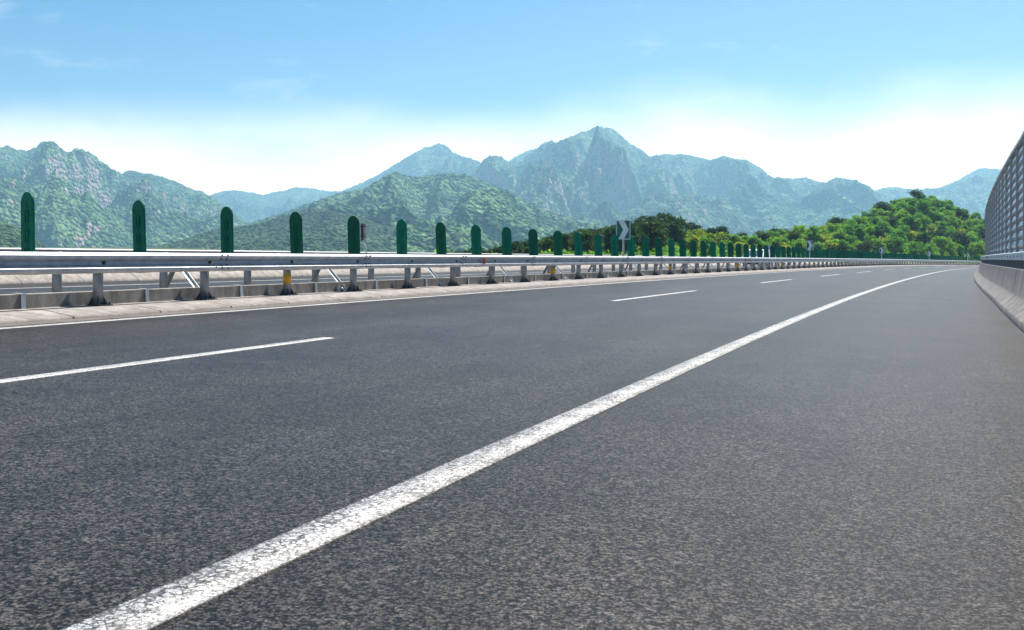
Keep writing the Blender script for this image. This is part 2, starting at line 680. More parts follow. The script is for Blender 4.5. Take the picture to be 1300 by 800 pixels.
def make_leaf(name, stops, trans=0.35):
    """leaf clumps: hue varies from clump to clump and tree to tree"""
    m, nt, b, out = mat_new(name)
    L = nt.links.new
    ge = N(nt, 'NewGeometry')
    oi = N(nt, 'ObjectInfo')
    tc = N(nt, 'TexCoord')
    n1 = noise(nt, tc.outputs['Object'], 0.55, 3, 0.6)
    a = N(nt, 'Math', operation='MULTIPLY_ADD', i_1=0.55)
    L(ge.outputs['Random Per Island'], a.inputs[0])
    L(n1.outputs['Fac'], a.inputs[2])
    a2 = N(nt, 'Math', operation='MULTIPLY_ADD', i_1=0.5)
    L(oi.outputs['Random'], a2.inputs[0])
    L(a.outputs[0], a2.inputs[2])
    mr = N(nt, 'MapRange', i_1=0.35, i_2=1.45, i_3=0.0, i_4=1.0)
    L(a2.outputs[0], mr.inputs[0])
    r = ramp(nt, stops)
    L(mr.outputs[0], r.inputs[0])
    L(r.outputs[0], b.inputs['Base Color'])
    b.inputs['Roughness'].default_value = 0.7
    b.inputs['Specular IOR Level'].default_value = 0.12
    t = N(nt, 'BsdfTranslucent')
    hs = N(nt, 'HueSaturation')
    hs.inputs['Saturation'].default_value = 1.15
    hs.inputs['Value'].default_value = 1.7
    L(r.outputs[0], hs.inputs['Color'])
    L(hs.outputs[0], t.inputs[0])
    mx = N(nt, 'MixShader', i_0=trans)
    L(b.outputs[0], mx.inputs[1])
    L(t.outputs[0], mx.inputs[2])
    L(mx.outputs[0], out.inputs[0])
    return m


def make_mountain(name, dark, mid, light, rock, rock_amt, tree=9.0):
    """forested slope: crowns of trees, grass patches strewn by noise, contrast widened towards sunlit and shaded slopes, bare rock on the steepest faces"""
    m, nt, b, out = mat_new(name)
    L = nt.links.new
    tc = N(nt, 'TexCoord')
    vec = tc.outputs['Object']
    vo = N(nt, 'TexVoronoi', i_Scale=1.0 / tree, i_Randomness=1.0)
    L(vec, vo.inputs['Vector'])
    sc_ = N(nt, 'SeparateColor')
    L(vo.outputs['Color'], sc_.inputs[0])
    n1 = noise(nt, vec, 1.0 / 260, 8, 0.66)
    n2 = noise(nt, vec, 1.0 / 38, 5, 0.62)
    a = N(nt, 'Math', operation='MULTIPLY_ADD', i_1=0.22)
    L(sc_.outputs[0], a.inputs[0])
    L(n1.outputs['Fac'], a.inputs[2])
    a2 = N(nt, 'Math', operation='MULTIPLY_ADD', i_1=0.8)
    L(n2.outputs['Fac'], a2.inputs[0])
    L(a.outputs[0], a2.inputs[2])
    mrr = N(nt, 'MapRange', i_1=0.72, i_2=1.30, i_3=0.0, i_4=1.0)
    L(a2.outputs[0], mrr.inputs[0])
    r = ramp(nt, [(0.05, dark), (0.45, mid), (0.8, light), (1.0, tuple(x * 1.2 for x in light))])  # spread of greens widened to stand for lit and shaded slopes
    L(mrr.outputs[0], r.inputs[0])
    ge = N(nt, 'NewGeometry')
    sp = N(nt, 'SeparateXYZ')
    L(ge.outputs['Normal'], sp.inputs[0])
    n3 = noise(nt, vec, 1.0 / 90, 7, 0.7)
    st = N(nt, 'Math', operation='MULTIPLY_ADD', i_1=-0.75)
    L(n3.outputs['Fac'], st.inputs[0])
    L(sp.outputs['Z'], st.inputs[2])
    rk = N(nt, 'MapRange', i_1=rock_amt - 0.06, i_2=rock_amt + 0.05, i_3=1.0, i_4=0.0)
    L(st.outputs[0], rk.inputs[0])
    rn = noise(nt, vec, 1.0 / 14, 5, 0.7)
    rc = ramp(nt, [(0.3, tuple(x * 0.55 for x in rock)), (0.7, rock)])
    L(rn.outputs['Fac'], rc.inputs[0])
    mx = N(nt, 'MixRGB')
    L(rk.outputs[0], mx.inputs[0])
    L(r.outputs[0], mx.inputs[1])
    L(rc.outputs[0], mx.inputs[2])
    L(mx.outputs[0], b.inputs['Base Color'])
    b.inputs['Roughness'].default_value = 0.9
    b.inputs['Specular IOR Level'].default_value = 0.1
    inv = N(nt, 'Math', operation='SUBTRACT', i_0=1.0)
    L(vo.outputs['Distance'], inv.inputs[1])
    ha = N(nt, 'Math', operation='MULTIPLY_ADD', i_1=0.8)
    L(n2.outputs['Fac'], ha.inputs[0])
    L(inv.outputs[0], ha.inputs[2])
    bp = N(nt, 'Bump')
    bp.inputs['Strength'].default_value = 1.0
    bp.inputs['Distance'].default_value = tree * 1.4
    L(ha.outputs[0], bp.inputs['Height'])
    L(bp.outputs[0], b.inputs['Normal'])
    return m


M = {}
M['asphalt'] = make_asphalt()
M['solid'] = make_paint(0.205, 1.0)
M['thin'] = make_paint(0.16, 0.35)
M['kerb'] = make_concrete('kerb_concrete', (0.29, 0.255, 0.232), (0.44, 0.395, 0.365), joint=1.5, jw=0.02, stain=0.3)
M['dust'] = make_concrete('roadside_dust', (0.10, 0.088, 0.078), (0.19, 0.165, 0.145))
M['lowwall'] = make_concrete('low_wall_concrete', (0.20, 0.185, 0.165), (0.36, 0.335, 0.30), stain=0.35)
M['parapet'] = make_concrete('parapet_concrete', (0.20, 0.19, 0.182), (0.35, 0.335, 0.322), joint=1.0, stain=0.42, jw=0.022)
M['farkerb'] = make_concrete('far_kerb_concrete', (0.36, 0.315, 0.27), (0.54, 0.485, 0.43), joint=2.0, stain=0.3)
M['galv'] = make_metal('galvanised_steel', (0.40, 0.42, 0.44), (0.62, 0.63, 0.64), 0.55, 0.36, 0.52)
M['post'] = make_metal('weathered_steel_post', (0.24, 0.27, 0.30), (0.38, 0.41, 0.44), 0.4, 0.4, 0.6, 5.0, True)
M['dull'] = make_metal('dull_zinc', (0.20, 0.21, 0.22), (0.33, 0.34, 0.35), 0.3, 0.55, 0.7)
M['plate'] = make_metal('dark_base_plate', (0.05, 0.055, 0.06), (0.13, 0.135, 0.14), 0.4, 0.5, 0.7)
M['bright'] = make_metal('bright_zinc', (0.62, 0.63, 0.64), (0.8, 0.8, 0.8), 0.3, 0.4, 0.55)
M['yellow'] = make_plain('yellow_reflective_band', (0.80, 0.42, 0.015), 0.45)
M['orange'] = make_plain('orange_reflector', (0.62, 0.16, 0.02), 0.35)
M['dark'] = make_plain('dark_bolt', (0.025, 0.022, 0.02), 0.6)
M['board'] = make_plain('green_board_plastic', (0.002, 0.165, 0.095), 0.6, var=0.2, spec=0.15, scale=5.0, trans=0.1)
M['sgreen'] = make_plain('sign_green', (0.003, 0.19, 0.125), 0.5)
M['swhite'] = make_plain('sign_white', (0.93, 0.94, 0.95), 0.45, var=0.02)
M['sback'] = make_metal('sign_back_aluminium', (0.36, 0.36, 0.37), (0.48, 0.48, 0.49), 0.5, 0.45, 0.6)
M['nwpanel'] = make_metal('noise_barrier_panel', (0.30, 0.34, 0.39), (0.46, 0.50, 0.55), 0.4, 0.3, 0.45, 1.2)
M['nwpost'] = make_metal('noise_barrier_post', (0.42, 0.45, 0.48), (0.58, 0.60, 0.62), 0.4, 0.35, 0.5)
M['nwdark'] = make_plain('noise_barrier_core', (0.03, 0.033, 0.038), 0.7)
M['carwhite'] = make_plain('white_car_paint', (0.78, 0.79, 0.80), 0.25, var=0.03)
M['paleblue'] = make_plain('pale_blue_paint', (0.42, 0.60, 0.74), 0.4, var=0.06)
M['glass'] = make_plain('car_glass', (0.10, 0.17, 0.24), 0.08, var=0.05)
M['tyre'] = make_plain('tyre_rubber', (0.015, 0.015, 0.016), 0.8)
M['lamp'] = make_plain('headlight_lens', (0.7, 0.72, 0.75), 0.1)
M['bark'] = make_plain('bark', (0.07, 0.05, 0.035), 0.9, var=0.4, scale=3.0)
M['pine'] = make_leaf('pine_needles', [(0.0, (0.008, 0.028, 0.010)), (0.45, (0.020, 0.052, 0.014)), (0.8, (0.050, 0.092, 0.018)), (1.0, (0.09, 0.13, 0.025))], 0.25)
M['leaf'] = make_leaf('broad_leaves', [(0.0, (0.032, 0.100, 0.028)), (0.4, (0.070, 0.175, 0.038)), (0.75, (0.130, 0.255, 0.046)), (1.0, (0.21, 0.32, 0.058))], 0.55)
M['yleaf'] = make_leaf('yellow_green_leaves', [(0.0, (0.085, 0.16, 0.03)), (0.5, (0.17, 0.24, 0.042)), (1.0, (0.28, 0.30, 0.06))], 0.55)

S0, S1 = -30.0, 285.0

# ------------------------------------------------------------------ ground, roads, markings
def build_ground():
    r = np.concatenate([[0], np.geomspace(4, 12000, 110)])
    a = np.linspace(-math.pi, math.pi, 181)
    rr, aa = np.meshgrid(r, a, indexing='ij')
    x, y = rr * np.sin(aa), rr * np.cos(aa)
    far = np.clip((rr - 260) / 700, 0, 1)
    z = plane(x, y) - 1.6 - 14 * far + fbm(x / 60, y / 60, 4, 3) * (0.3 + 5 * far)
    m, nt, b, out = mat_new('grass_and_scrub')
    L = nt.links.new
    tc = N(nt, 'TexCoord')
    n1 = noise(nt, tc.outputs['Object'], 0.25, 8, 0.7)
    rp = ramp(nt, [(0.3, (0.02, 0.045, 0.014)), (0.55, (0.05, 0.085, 0.022)), (0.75, (0.11, 0.11, 0.045))])
    L(n1.outputs['Fac'], rp.inputs[0])
    L(rp.outputs[0], b.inputs['Base Color'])
    b.inputs['Roughness'].default_value = 0.95
    o = grid_mesh('ground', np.stack([x, y, z], -1), m, smooth=True)
    tag(o, kind='structure')


build_ground()
ROADL, OPPZ = 7.72, -0.25
tag(strip('road', [(-3.8, -1.5), (-3.8, -0.02)] + [(d, 0.0) for d in np.linspace(-3.45, ROADL + .1, 12)] + [(9.9, 0.0), (9.9, -1.5)], S0, S1, M['asphalt'],
          fn=None), kind='structure')
tag(strip('opposite_road', [(9.95, -1.6)] + [(d, OPPZ) for d in np.linspace(9.96, 19.6, 8)] + [(22.5, OPPZ - .05), (24.5, -1.8)], S0, S1, M['asphalt']), kind='structure')


def marking(name, d, w, s0, s1, mat, z=0.004, step=1.0):
    n = max(2, int(math.ceil((s1 - s0) / step)))
    o = strip(name, [(d - w / 2, z - .006), (d - w / 2, z), (d + w / 2, z), (d + w / 2, z - .006)], s0, s1, mat, step=(s1 - s0) / n)
    return tag(o, kind='structure')


marking('solid_line', 0.0, 0.205, S0, S1 - 5, M['solid'])
marking('edge_line', 7.28, 0.15, S0, S1 - 5, M['thin'])
DASHES = [(3.1 - 7.2 * 2 - 20, 3.1 - 27.2), (-13.6, -6.6), (3.3, 10.31), (20.63, 27.93), (37.57, 44.45), (53.31, 60.9), (69.16, 77.57), (86.44, 94.08),
          (103.5, 111), (120, 127.5), (137, 144.5), (154, 161.5), (171, 178)]
for s0, s1 in DASHES:
    marking('dashed_lane_line', 3.975, 0.16, s0, s1, M['thin'])
marking('edge_line', 17.72, 0.16, S0, S1 - 5, M['thin'], OPPZ + 0.004)
marking('edge_line', 10.5, 0.16, S0, S1 - 5, M['thin'], OPPZ + 0.004)
for k in range(18):
    marking('dashed_lane_line', 14.1, 0.16, -20 + k * 17.0, -12.5 + k * 17.0, M['thin'], OPPZ + 0.004)
tag(strip('dusty_verge', [(7.42, 0.004), (7.74, 0.004)], S0, S1, M['dust']), kind='structure')
tag(strip('median_kerb', [(7.73, 0.0), (7.735, 0.03), (8.12, 0.078), (8.22, 0.086), (8.56, 0.09), (9.93, 0.09), (9.94, OPPZ)], S0, S1, M['kerb']), kind='structure')
tag(strip('far_kerb', [(19.42, OPPZ), (19.43, OPPZ + .06), (19.95, OPPZ + .36), (20.6, OPPZ + .40), (21.3, OPPZ + .36), (21.9, OPPZ - .05)], S0, S1, M['farkerb']), kind='structure')

# low concrete edge wall in the median with steel joint brackets
def build_low_wall():
    root = empty('low_median_wall', P(10, 8.6, 0.09))
    inv = np.array(root.location)
    mb = MB()
    sweep_mb(mb, [(8.53, 0.085), (8.54, 0.268), (8.66, 0.272), (8.67, 0.085)], S0, 240, 1.1)
    for v in mb.v:
        v -= inv
    mb.build('wall_panel', M['lowwall'], root)
    for k in range(70):
        s = 10.4 - 2.169 * 5 + k * 2.169
        b = MB()
        sweep_mb(b, [(8.512, 0.087), (8.522, 0.279), (8.675, 0.283), (8.675, 0.275), (8.535, 0.271), (8.526, 0.087)], s - .035, s + .035, .07)
        for v in b.v:
            v -= inv
        b.build('bracket', M['galv'], root)
    tag(root, 'long low grey concrete wall behind the guardrail posts on the median kerb', 'wall')


build_low_wall()


# ------------------------------------------------------------------ guardrails
def wbeam(d, z, sgn, t=0.006):
    """W section, sgn = -1: bulges to smaller d"""
    p = [(0.0, 0.812), (0.045, 0.806), (0.083, 0.775), (0.083, 0.745), (0.012, 0.690), (0.012, 0.645), (0.083, 0.600), (0.083, 0.565), (0.045, 0.533), (0.0, 0.527)]
    front = [(d + sgn * a, z + b) for a, b in p]
    back = [(d + sgn * (a - t), z + b) for a, b in p]
    return front + back[::-1]


def localise(mb, root):
    inv = np.array(root.location)
    for v in mb.v:
        v -= inv
    return mb


def guardrail(name, d_post, sgn, zk, zoff, s_first, pitch, n, beam_mat='galv', bands=(), reflectors=()):
    root = empty(name, P(s_first, d_post, zk))
    inv = np.array(root.location)
    dbeam = d_post + sgn * 0.085
    bs0 = s_first - pitch + .18
    k, s = 0, bs0
    end = s_first + n * pitch
    while s < end - .1:
        e = min(end, s + 2 * pitch)
        mb = MB()
        off = 0.0018 * (k % 2)
        sweep_mb(mb, wbeam(dbeam + sgn * off, zoff, sgn), s, e + (.16 if e < end - .1 else 0), 1.09)
        if s < 60:                           # bolt heads of the lap joint
            th_ = head(s)
            ax = np.array((math.cos(th_), -math.sin(th_), 0)) * -sgn
            for zz, dd_ in ((.785, .083), (.725, .058), (.625, .052), (.575, .083)):
                for ds_ in (.05, .19):
                    c_ = P(s + ds_ - .02, dbeam + sgn * (dd_ - .006), zoff + zz)
                    mb.cyl(c_, c_ + ax * .024, .016, .012, n=8, mi=1)
        localise(mb, root).build('beam', [M[beam_mat], M['plate']], root)
        k += 1
        s = e
    post_me = None
    zt = zoff + 0.78
    pm = MB()
    pm.cyl((0, 0, 0.012), (0, 0, zt - zk), 0.068, n=18)
    pm.cyl((0, 0, zt - zk), (0, 0, zt - zk + .012), 0.074, n=18)
    post_me = mesh_of('post', pm, M['post'], False)
    post_me.shade_smooth()
    bp = MB()
    bp.box((0, 0, 0.006), (0.29, 0.25, 0.012))
    for q in range(4):
        a = q * math.pi / 2 + math.pi / 4
        c_, s_ = math.cos(a), math.sin(a)
        fr = np.array([(c_, s_, 0), (0, 0, 1), (-s_, c_, 0)])
        bp.prism([(0.064, 0.012), (0.130, 0.012), (0.066, 0.125)], -0.006, 0.006, fr)
    for bx in (-.11, .11):
        for by in (-.095, .095):
            bp.cyl((bx, by, .012), (bx, by, .045), .012, n=6)
    plate_me = mesh_of('base_plate', bp, M['plate'])
    bm_ = MB()
    bm_.cyl((0, 0, .20), (0, 0, .375), 0.0705, n=18)
    band_me = mesh_of('reflective_band', bm_, M['yellow'])
    band_me.shade_smooth()
    ho = MB()                                # block-out and bolt plate on the beam valley
    ho.box((sgn * 0.012, 0, zoff - zk + 0.668), (0.13, 0.10, 0.2))
    block_me = mesh_of('block_out', ho, M['post'])
    hb = MB()
    hb.box((sgn * 0.104, 0, zoff - zk + 0.668), (0.014, 0.05, 0.042))
    bolt_me = mesh_of('bolt', hb, M['dark'])
    hr = MB()
    hr.prism([(-.06, -.045), (.06, -.045), (.03, .05), (-.03, .05)], -.012, .012)
    for i in range(n):
        s = s_first + i * pitch
        p = P(s, d_post, zk) - inv
        po = link('post', post_me, root)
        po.location = p
        po.rotation_euler = (0, 0, -head(s))
        for nm, me in (('base_plate', plate_me), ('block_out', block_me), ('bolt', bolt_me)):
            c = link(nm, me, po)
            if nm != 'base_plate':
                c.scale = (-1, 1, 1)
        if i in bands:
            link('reflective_band', band_me, po)
    for s in reflectors:
        rb = MB()
        rb.box((0, 0, 0), (0.03, 0.085, 0.115))
        rb.box((sgn * -0.018, 0, 0), (0.012, 0.065, 0.09))
        o = rb.build('reflector', M['orange'], root)
        o.location = P(s, dbeam + sgn * 0.075, zoff + 0.67) - inv
        o.rotation_euler = (0, 0, -head(s))
    return root


# mirrored local axes: local x points right of travel when rotated by -heading, so +d is -x
PITCH = 2.169
g1 = guardrail('guardrail', 8.43, -1, 0.09, 0.0, 11.54 - 6 * PITCH, PITCH, 99,
               'galv', bands=[8 + 6 * k for k in range(0, 16)] + [2], reflectors=(26.1 - 2.3, 56.2, 92.0))
tag(g1, 'grey corrugated steel guardrail with yellow-banded posts along the near edge of the median', 'guardrail')
g2 = guardrail('guardrail', 9.55, 1, 0.09, 0.0, 11.9 - 6 * PITCH, PITCH, 90, 'galv')
tag(g2, 'second row of grey guardrail posts standing behind the low concrete wall', 'guardrail')
g3 = guardrail('guardrail', 20.9, -1, OPPZ + 0.36, -0.165, 17.0 - 8 * 4.0, 4.0, 60, 'dull', reflectors=tuple(17 + 8 * k for k in range(12)))
tag(g3, 'thin pale guardrail on the far side of the opposite carriageway', 'guardrail')

# ------------------------------------------------------------------ anti-glare boards and their A-frames
def board_mesh():
    w, h = 0.155, 1.0                        # half width, height above the bracket
    out = []
    segs = [(0.0, 0.30, 0.146, 0.151), (0.30, 0.555, 0.148, 0.153), (0.555, 0.80, 0.148, 0.152)]
    right = []
    for z0, z1, w0, w1 in segs:
        right += [(w0, z0), (w1, z1 - 0.012)]
    right += [(0.150, 0.80), (0.150, 0.86)]
    a = np.linspace(0.12, math.pi - 0.12, 11)
    top = [(0.150 * math.cos(t), 0.865 + 0.125 * math.sin(t)) for t in a]
    left = [(-x, z) for x, z in right][::-1]
    poly = right + top + left
    mb = MB()
    fr = np.array([(1, 0, 0), (0, 0, 1), (0, -1, 0)])
    mb.prism(poly, -0.012, 0.012, fr)
    for sx in (-1, 1):                       # rolled edges
        mb.cyl((sx * 0.148, 0, 0.0), (sx * 0.150, 0, 0.86), 0.016, n=8)
    for z in (0.18, 0.43, 0.69):             # pressed stiffening ribs and fixing pockets
        for sx in (-.045, .03):
            mb.prism([(sx - .008, z - .11), (sx + .008, z - .11), (sx + .010, z + .06), (sx - .010, z + .06)], 0.012, 0.026, fr)
        mb.prism([(-.005, z - .02), (.055, z - .02), (.045, z + .045), (.012, z + .03)], 0.012, 0.034, fr)
    mb.prism([(-.012, 0.02), (.0, 0.02), (.0, .86), (-.012, .86)], 0.012, 0.019, fr)
    return mesh_of('panel', mb, M['board'])


def build_boards():
    pan = board_mesh()
    sm = MB()
    sm.box((0, 0.03, 0.10), (0.05, 0.03, 0.42))
    sm.box((0, 0.03, -0.10), (0.22, 0.09, 0.02))
    stem = mesh_of('stem', sm, M['post'])
    d = 9.0
    known = [36, 178, 289, 377.5, 450, 510.5, 561, 605.5, 644, 678, 709, 735, 760, 781, 801.5, 820, 837, 853, 867, 880.5]
    xs = PX - d * np.cos(TH)
    ys = PY + d * np.sin(TH)
    m = (ys > 2) & (SS > 0) & (SS < 200)
    px = 650 + 1300 * xs[m] / ys[m]
    st = [float(np.interp(q, px, SS[m])) for q in known]
    first = 4
    st = [st[0] - 2.04 * k for k in (3, 2, 1)] + st
    rnd = random.Random(5)
    while st[-1] < 214:
        st.append(st[-1] + float(np.interp(st[-1], [100, 130], [1.97, 1.6])) + rnd.uniform(-.03, .03))
    words = ['first', 'second', 'third', 'fourth', 'fifth', 'sixth', 'seventh', 'eighth', 'ninth', 'tenth', 'eleventh', 'twelfth', 'thirteenth', 'fourteenth',
             'fifteenth', 'sixteenth', 'seventeenth', 'eighteenth', 'nineteenth', 'twentieth']
    for i, s in enumerate(st):
        base = P(s, d, 0.60)
        o = empty('anti_glare_board', base, -head(s) - R(float(np.interp(s, [100, 185], [15, -28])) + rnd.uniform(-3, 3)))
        lean = R(2.0 + rnd.uniform(-1.3, 1.3))
        o.rotation_euler = (0, -lean, o.rotation_euler[2])
        link('panel', pan, o)
        link('stem', stem, o)
        k = i - 3
        if k < 0:
            lab = 'tall green anti-glare board nearest the viewer, beyond the left edge of the photo'
        elif k < 14:
            lab = 'tall round-topped green anti-glare board, %s from the left edge of the photo' % words[k]
        elif k < 34:
            lab = 'green anti-glare board, %s to the right of the nearest chevron sign' % words[k - 14]
        else:
            lab = 'far small green anti-glare board in the closely overlapping run below the wooded hill'
        tag(o, lab, 'anti-glare board', 'green anti-glare boards along the median')
    # A-frames
    far = [13.78 - 4.13]
    k = 0
    while far[-1] < 120:
        far.append(far[-1] + 4.09)
    for i, s in enumerate(far):
        o = empty('steel_a_frame', P(s, d, 0.09), -head(s))
        for sx, nm, mt in ((1, 'leg', M['bright']), (-1, 'leg', M['post'])):  # lit near leg, shaded far leg: light put into two steel colours
            mb = MB()
            p0 = np.array((sx * 0.05, 0, 0.50))
            p1 = np.array((sx * 0.52 if sx > 0 else sx * 0.33, 0, 0.0))
            w = p1 - p0
            L_ = np.linalg.norm(w)
            w /= L_
            u = np.array((0, 1.0, 0))
            v = np.cross(w, u)
            rot = np.stack([u, v, w], 1)
            mb.box((p0 + p1) / 2, (0.075, 0.008, L_), rot=rot)
            mb.box((p0 + p1) / 2 + u * 0.034 + v * 0.0225, (0.007, 0.037, L_), rot=rot)
            mb.build(nm, mt, o)
        mb = MB()
        mb.box((0, 0, 0.515), (0.2, 0.09, 0.02))
        mb.build('cap_plate', M['galv'], o)
        if i < 12 and i > 0:
            lab = 'steel A-frame bracing under the anti-glare boards, %s from the left edge of the photo' % words[i - 1]
        elif i == 0:
            lab = 'steel A-frame bracing nearest the viewer, beyond the left edge of the photo'
        else:
            lab = 'far small steel A-frame bracing under the anti-glare boards, past the nearest chevron sign'
        tag(o, lab, 'brace', 'steel A-frames in the median')


build_boards()


# ------------------------------------------------------------------ chevron signs
def chevron_sign(s, d, label, yaw=0.0, pole_z=0.09, panel_bottom=1.20, w=0.51, h=0.71):
    base = P(s, d, pole_z)
    o = empty('chevron_sign', base, yaw)
    b = panel_bottom - pole_z
    mb = MB()
    mb.cyl((0, 0.045, 0), (0, 0.045, b + h * .92), 0.036, n=14)
    mb.cyl((0, 0.045, b + h * .92), (0, 0.045, b + h * .93), 0.039, n=14)
    p = mb.build('pole', M['bright'], o)
    pf = MB()
    pf.box((0, 0.045, 0.008), (.22, .22, .016))
    pf.build('base_plate', M['plate'], p)
    fr = np.array([(1, 0, 0), (0, 0, 1), (0, -1, 0)])
    mb = MB()
    r_ = .03
    pts = []
    for cx, cz, a0 in ((w / 2 - r_, b + h - r_, 0), (-w / 2 + r_, b + h - r_, 90), (-w / 2 + r_, b + r_, 180), (w / 2 - r_, b + r_, 270)):
        for t in range(4):
            a = R(a0 + 30 * t)
            pts.append((cx + r_ * math.cos(a), cz + r_ * math.sin(a)))
    mb.prism(pts, -.004, .004, fr)
    pn = mb.build('panel', M['swhite'], o)
    g = MB()
    bw = .024
    g.prism([(-w / 2 + bw, b + bw), (w / 2 - bw, b + bw), (w / 2 - bw, b + h - bw), (-w / 2 + bw, b + h - bw)], .004, .0065, fr)
    g.build('green_field', M['sgreen'], pn)
    c = MB()
    xl, xr, t = -w / 2 + .075, w / 2 - .055, .21
    zc, z0, z1 = b + h / 2, b + bw + .001, b + h - bw - .001
    c.add(np.array([(xl, z1), (xl + t, z1), (xr, zc), (xr - t, zc)])[:, [0, 0, 1]] * (1, 0, 1) + (0, -.009, 0), [(0, 1, 2, 3)])
    c.add(np.array([(xr - t, zc), (xr, zc), (xl + t, z0), (xl, z0)])[:, [0, 0, 1]] * (1, 0, 1) + (0, -.009, 0), [(0, 1, 2, 3)])
    c.build('chevron', M['swhite'], pn, recalc=False)
    for zz in (.22, .74):
        k = MB()
        k.box((0, 0.018, b + h * zz), (w * .8, .026, .035))
        k.cyl((0, 0.045, b + h * zz - .02), (0, 0.045, b + h * zz + .02), .043, n=12)
        k.build('clamp', M['plate'], o)
    tag(o, label, 'road sign', 'chevron signs along the bend')
    return o


cs = [(36.75, 'nearest green and white chevron road sign on a grey pole, among the anti-glare boards'),
      (81.1, 'small chevron road sign, second from the left, before the yellow-green slope'),
      (126.7, 'tiny chevron road sign, third from the left, over the solid green run of boards'),
      (166.0, 'tiny chevron road sign, second from the right, below the wooded hill'),
      (194.0, 'tiniest chevron road sign, rightmost of the row, close to the noise barrier')]
for i, (s, l) in enumerate(cs):
    az = math.atan2(P(s, 8.78, 0)[0], P(s, 8.78, 0)[1])
    o = chevron_sign(s, 8.78, l, -az - R(3), panel_bottom=[1.42, 1.42, 1.42, 1.4, 1.4][i])

# sign beyond the opposite road, seen from behind
def back_sign():
    s = 30.0
    xs = PX - 20.55 * np.cos(TH)
    ys = PY + 20.55 * np.sin(TH)
    m = (ys > 2) & (SS > 5) & (SS < 90)
    s = float(np.interp(460.5, 650 + 1300 * xs[m] / ys[m], SS[m]))
    p = P(s, 20.55, OPPZ + .38)
    o = empty('road_sign_back', p, 0)
    yy = p[1]
    zt = H - (283.5 - 313.38) * yy / 1300 - p[2]
    zb = H - (304.0 - 313.38) * yy / 1300 - p[2]
    k = yy / 1300.0
    mb = MB()
    mb.box((0.6 * k, 0, (zt + zb) / 2), (7.5 * k, .03, zt - zb))
    pn = mb.build('panel', M['sback'], o)
    for f in (.2, .8):
        c = MB()
        c.box((0.2 * k, -.03, zb + (zt - zb) * f), (8.2 * k, .03, .04))
        c.build('clamp', M['plate'], o)
    mb = MB()
    mb.cyl((-.6 * k, -.05, zb - .05), (-.6 * k, -.05, zt - .04), .045, n=12)
    mb.build('pole', M['dark'], o)
    mb = MB()
    mb.cyl((-1.5 * k, -.05, zb + .06), (4.6 * k, -.05, zb - 12 * k), .03, n=10)
    mb.cyl((4.6 * k, -.05, zb - 12 * k), (4.9 * k, -.05, 0), .03, n=10)
    mb.build('support_arm', M['bright'], o)
    tag(o, 'grey back of a small road sign on a bent pole across the opposite road', 'road sign')


back_sign()

